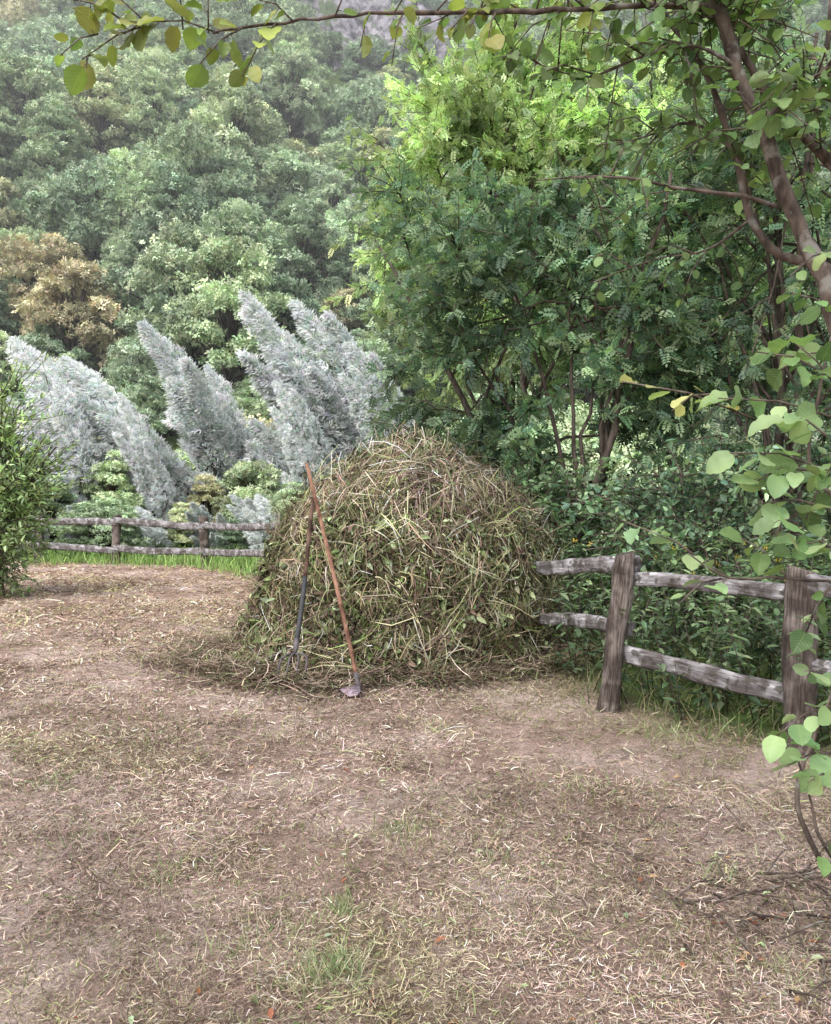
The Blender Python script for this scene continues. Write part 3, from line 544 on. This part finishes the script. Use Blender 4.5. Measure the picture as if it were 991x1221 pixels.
obj('undergrowth_plants',A.build('undergrowth',[M_bark,M_leaf]))
# ---------------------------------------------------------------- near alder
def round_leaf():
    ts=np.linspace(0,1,11);v=[];f=[]
    for i,t in enumerate(ts):
        w=0.45*max(0,math.sin(math.pi*t**0.85))**0.62
        for q in (-1,-0.5,0,0.5,1):
            ser=1+0.035*(1 if i%2 else -1)*(abs(q)==1)
            x_=t+(0.05*(1-abs(q)) if t==1 else 0)-0.04*abs(q)*(t<0.3)
            v.append((x_,q*w*ser,0.10*abs(q)*w*2-0.12*t*t+0.02*math.sin(t*18)*abs(q)))
        if i:
            for j in range(4): a=(i-1)*5+j;f.append([a,a+1,a+6,a+5])
    return T(v,f)
RL=round_leaf();AL=Acc();LC=[];LU=[];LS=[];LN=[];LK=[]
def twig(pts,rad,n,ls,col=0,spread=1.0):
    pts=[np.array(p,float) for p in pts];AL.tube(np.array(pts),np.linspace(rad,0.0018,len(pts)),6,0)
    seg=np.array(pts)
    for i in range(n):
        t=(0.1+0.9*(i+rng.random()*0.6)/n)*(len(pts)-1);a=int(min(t,len(pts)-2));p=lerp(seg[a],seg[a+1],min(t-a,1));d=nz(seg[a+1]-seg[a])
        side=nz(np.cross(d,np.array([0,0,1.0])+rng.normal(0,0.3,3)))*(1 if i%2 else -1)
        u=nz(d*0.5+side*spread*rng.uniform(0.5,1)+np.array([0,0,-0.25])+rng.normal(0,0.25,3));pet=0.25*ls
        AL.tube([p,p+u*pet*0.5+np.array([0,0,0.003]),p+u*pet],[0.0013,0.0011,0.001],3,0)
        LC.append(p+u*pet);LU.append(u);LS.append(ls*rng.uniform(0.5,1.2));LN.append(nz(np.array([0,-0.5,0.9])+rng.normal(0,0.55,3)));LK.append(col)
def limb(P_,r0,r1,sides=9,sub=4):
    P_=np.array(P_,float);n=len(P_);tt=np.linspace(0,n-1,(n-1)*sub+1);Q=[]
    for t in tt:
        i=int(min(t,n-2));f=t-i;p0=P_[max(i-1,0)];p1=P_[i];p2=P_[i+1];p3=P_[min(i+2,n-1)]
        Q.append(0.5*((2*p1)+(-p0+p2)*f+(2*p0-5*p1+4*p2-p3)*f*f+(-p0+3*p1-3*p2+p3)*f**3))
    Q=np.array(Q);Q[1:-1]+=rng.normal(0,r0*0.15,(len(Q)-2,3));R_=np.linspace(r0,r1,len(Q))*(1+0.08*rng.normal(size=len(Q)));AL.tube(Q,R_,sides,0);return Q
base=np.array([1.72,3.15,-0.1])
main=limb([base,(1.78,3.15,0.7),(1.70,3.1,1.5),at(993,372,3.0),at(945,262,3.0),at(902,150,3.0),at(858,35,3.0),at(838,-20,3.0),at(800,-120,2.9),at(760,-260,2.9)],0.040,0.013)
second=limb([base+[0.1,0.08,0],(1.95,3.2,0.9),(1.9,3.2,1.7),at(1010,345,3.2),at(930,305,3.2),at(893,262,3.2),at(872,180,3.2),at(838,90,3.2),at(790,20,3.2),at(740,-60,3.2)],0.024,0.008)
third=limb([base+[0.25,0.0,0],(2.1,3.2,1.3),at(1050,290,3.1),at(985,195,3.1),at(930,140,3.1),at(893,85,3.1),at(868,40,3.1),at(845,-40,3.1)],0.026,0.010)
top=limb([main[26],at(790,10,2.95),at(720,14,2.9),at(640,18,2.85),at(560,20,2.8),at(480,20,2.75),at(400,24,2.7),at(320,34,2.65),at(255,44,2.6)],0.012,0.0035)
l4=limb([at(925,248,3.0),at(880,235,2.95),at(820,228,2.95),at(745,215,2.95),at(690,213,2.95),at(640,217,2.95)],0.009,0.002)
l5=limb([at(885,90,3.0),at(830,60,3.0),at(770,70,3.1),at(700,95,3.1),at(640,80,3.1)],0.008,0.002)
l6=limb([at(872,180,3.2),at(820,150,3.3),at(770,165,3.3),at(720,180,3.3)],0.007,0.002)
l7=limb([at(905,160,3.0),at(940,110,2.9),at(975,90,2.8),at(1010,60,2.8)],0.012,0.004)
l8=limb([at(893,262,3.2),at(840,300,3.3),at(780,310,3.4),at(700,340,3.4)],0.006,0.0015)
l9=limb([at(858,35,3.0),at(800,-5,3.1),at(720,-20,3.2),at(620,-30,3.3)],0.007,0.002)
for (u0,v0,u1,v1,n_) in [(330,32,290,95,6),(290,38,240,80,6),(262,44,180,30,6),(200,30,150,45,5),(185,32,100,75,6),(150,30,90,5,5),(250,44,250,-20,5),(400,24,420,-10,4),(120,45,75,70,4),(110,70,105,85,2),(520,18,560,-10,3),(350,30,310,5,5),(220,40,215,-10,4),(180,35,120,-5,5),(440,22,430,60,2),(590,20,580,55,3),(470,20,500,-15,3)]:
    a=at(u0,v0,2.62);b=at(u1,v1,2.58);twig([a,lerp(a,b,0.5)+[0,0,0.02],b],0.003,n_,0.08,0)
def along(Q,lo,hi,nt,ls,n=5,ln=(0.2,0.45),col=0,bias=(0,0,0)):
    for k in range(nt):
        t=rng.uniform(lo,hi)*(len(Q)-1);i=int(min(t,len(Q)-2));p=lerp(Q[i],Q[i+1],t-i);d=nz(nz(rng.normal(size=3))*np.array([1,0.8,0.7])+np.array(bias)+nz(Q[i+1]-Q[i])*0.5);L_=rng.uniform(*ln)
        twig([p,p+d*L_*0.5+[0,0,0.02],p+d*L_-np.array([0,0,0.04])],0.0035,n,ls,col)
along(top,0.0,0.5,22,0.05,5,(0.12,0.35),1,(0,0,0.1));along(top,0.2,0.9,10,0.055,4,(0.1,0.2),0)
along(l4,0.1,1,7,0.042,4,(0.1,0.25),1);along(l5,0.0,1,20,0.05,6,(0.12,0.3),1);along(l6,0.0,1,14,0.048,5,(0.12,0.3),1);along(l8,0.2,1,6,0.042,4,(0.1,0.25),1);along(l9,0.0,1,20,0.055,6,(0.15,0.3),1)
along(main,0.5,0.8,12,0.055,4,(0.2,0.4),1,(0.5,0,0));along(second,0.6,1,20,0.05,5,(0.2,0.4),1);along(third,0.3,1,36,0.06,6,(0.2,0.5),1,(0.4,0,0));along(l7,0,1,20,0.065,5,(0.15,0.4),1)
along(main,0.72,1,20,0.06,5,(0.2,0.5),1,(0,0,0.3))
sh=limb([(1.35,2.55,0.0),(1.30,2.5,0.6),at(1010,640,2.45),at(965,560,2.4),at(975,470,2.35),at(990,400,2.3)],0.009,0.003,6)
s2=limb([(1.62,2.7,0.0),(1.5,2.6,0.7),at(1030,720,2.4),at(940,690,2.2),at(870,690,2.15),at(820,660,2.1)],0.007,0.002,6)
for (u0,v0,u1,v1,d,n_,c_,ls) in [(1000,500,855,475,2.2,6,2,0.078),(985,560,870,540,2.15,6,2,0.085),(990,450,900,420,2.2,5,1,0.07),(1000,610,905,600,2.1,6,2,0.09),(985,520,935,500,2.0,5,2,0.08),(1010,480,935,400,2.2,6,1,0.07),(940,690,880,640,2.2,5,1,0.062),(870,690,740,620,2.15,8,2,0.055),(860,690,810,720,2.2,4,2,0.055),
   (900,500,740,455,2.25,6,3,0.058),(850,470,800,490,2.25,3,3,0.055),(990,700,960,760,2.2,5,1,0.06),(1000,840,925,880,2.3,7,2,0.068),(1000,900,940,915,2.35,6,2,0.07),(1000,820,960,800,2.3,5,2,0.062),(1000,930,965,935,2.3,5,2,0.065),(1005,660,950,650,2.1,6,2,0.08),(960,560,900,575,2.1,5,2,0.085),(940,620,925,640,2.0,3,2,0.09),(1000,1000,975,1030,2.7,3,1,0.05),
   (1000,380,940,350,2.5,6,1,0.06),(1000,420,930,440,2.4,6,1,0.065),(1000,540,960,620,2.3,6,1,0.07),(1000,580,940,560,2.4,6,1,0.07),(1010,700,980,640,2.3,6,1,0.06),(990,300,940,330,2.7,5,1,0.055)]:
    a=at(u0,v0,d);b=at(u1,v1,d*rng.uniform(0.94,1.04));twig([a,lerp(a,b,0.5)+[0,0,0.02],b],0.003,n_,ls,c_)
limb([base+[-0.05,-0.1,0],at(965,1000,3.0),at(955,930,3.0),at(985,850,3.0),at(1010,760,3.0)],0.011,0.005,6)
limb([base+[0,-0.1,0],at(985,1010,2.95),at(970,960,2.95),at(950,900,2.9),at(930,870,2.9)],0.007,0.003,6)
C=np.array(LC);U=np.array(LU);Nn=np.array(LN);s=np.array(LS)[:,None];K=np.array(LK);n=len(C)
pc=[[(0.19,0.27,0.075),(0.26,0.32,0.09),(0.28,0.29,0.09)],[(0.11,0.185,0.075),(0.16,0.26,0.10),(0.21,0.31,0.13)],[(0.27,0.39,0.20),(0.35,0.48,0.26),(0.19,0.31,0.14)],[(0.42,0.5,0.22),(0.5,0.48,0.22),(0.34,0.46,0.2)]]
col=np.zeros((n,3))
for k in range(4):
    mk=K==k;col[mk]=pal(pc[k],mk.sum(),0.2)
D,S,W=frames(U,Nn);AL.cards(C,D*s,S*s*rng.uniform(0.85,1.05,(n,1)),W*s*rng.uniform(0.3,2.4,(n,1)),RL,col,1)
obj('alder_tree',AL.build('alder_tree',[M_alder,M_near],True))
A=Acc()
for k in range(55):
    x_=1.42+rng.normal(0,0.28);y_=3.05+rng.normal(0,0.3);a=rng.uniform(0,6.28);L_=rng.uniform(0.1,0.45);z0=float(hgt(x_,y_))+0.01
    A.tube([(x_,y_,z0),(x_+math.cos(a)*L_*0.5,y_+math.sin(a)*L_*0.5,z0+rng.uniform(0.01,0.06)),(x_+math.cos(a)*L_,y_+math.sin(a)*L_,z0+rng.uniform(0,0.08))],[0.005,0.004,0.002],5,0)
obj('dead_sticks',A.build('dead_sticks',[M_alder],True))
A=Acc();n=200;x,y,r=scatter(n,2.2,6,0.5);w_=rng.random(n)<0.35;x=np.where(w_,1.35+rng.normal(0,0.2,n),x);y=np.where(w_,2.8+rng.normal(0,0.25,n),y);a=rng.uniform(0,6.28,n);D,S,W=frames(np.stack([np.cos(a),np.sin(a),rng.normal(0,0.2,n)],-1),np.array([0,0,1.0])+rdir(n)*0.35);s=rng.uniform(0.015,0.045,n)[:,None]
A.cards(np.stack([x,y,hgt(x,y)+0.02],-1),D*s,S*s*0.9,W*s*2,LEAF,pal([(0.22,0.09,0.05),(0.34,0.22,0.12),(0.12,0.16,0.06),(0.3,0.34,0.2)],n,0.2),0)
obj('fallen_leaves',A.build('fallen_leaves',[M_hay]))
# ---------------------------------------------------------------- valley mist (a real, thin scattering volume in front of and over the slope)
m,nt,N,L=newmat('thin_mist');vs=N.new('ShaderNodeVolumeScatter');vs.inputs['Density'].default_value=0.0034;vs.inputs['Color'].default_value=(0.95,0.975,1,1);vs.inputs['Anisotropy'].default_value=0.0
o=N.new('ShaderNodeOutputMaterial');L.new(vs.outputs[0],o.inputs['Volume'])
bm=bmesh.new();bmesh.ops.create_cube(bm,size=1);
for v in bm.verts: v.co=Vector((v.co.x*260,v.co.y*125+91,v.co.z*110+50))
me=bpy.data.meshes.new('valley_mist');bm.to_mesh(me);bm.free();me.materials.append(m);obj('valley_mist',me)
# ---------------------------------------------------------------- light & camera
w=bpy.data.worlds.new('World');scene.world=w;w.use_nodes=True;nt=w.node_tree;bg=nt.nodes['Background']
sky=nt.nodes.new('ShaderNodeTexSky');sky.sky_type='NISHITA';sky.sun_disc=False
EL,AZ=math.radians(52),math.radians(215)
sky.sun_elevation=EL;sky.sun_rotation=AZ;sky.dust_density=3.0;sky.air_density=1.0
hs=nt.nodes.new('ShaderNodeHueSaturation');hs.inputs['Saturation'].default_value=0.35;hs.inputs['Value'].default_value=2.7   # thin bright overcast
nt.links.new(sky.outputs[0],hs.inputs['Color']);nt.links.new(hs.outputs[0],bg.inputs[0]);bg.inputs[1].default_value=0.15
sd=bpy.data.lights.new('sun','SUN');sd.energy=1.1;sd.angle=math.radians(35);sd.color=(1,0.97,0.94);so=obj('sun',sd)
dirv=Vector((math.sin(AZ)*math.cos(EL),math.cos(AZ)*math.cos(EL),math.sin(EL)));so.rotation_euler=dirv.to_track_quat('Z','Y').to_euler()
cd=bpy.data.cameras.new('camera');cam=obj('camera',cd,None,(0,0,CAMZ));cd.sensor_fit='HORIZONTAL';cd.sensor_width=36;cd.lens=36*1000/991;cd.clip_end=2000;cd.clip_start=0.05
cam.rotation_euler=(math.radians(90-0.83),0,0);scene.camera=cam
scene.view_settings.view_transform='Standard';scene.view_settings.look='None';scene.view_settings.exposure=0
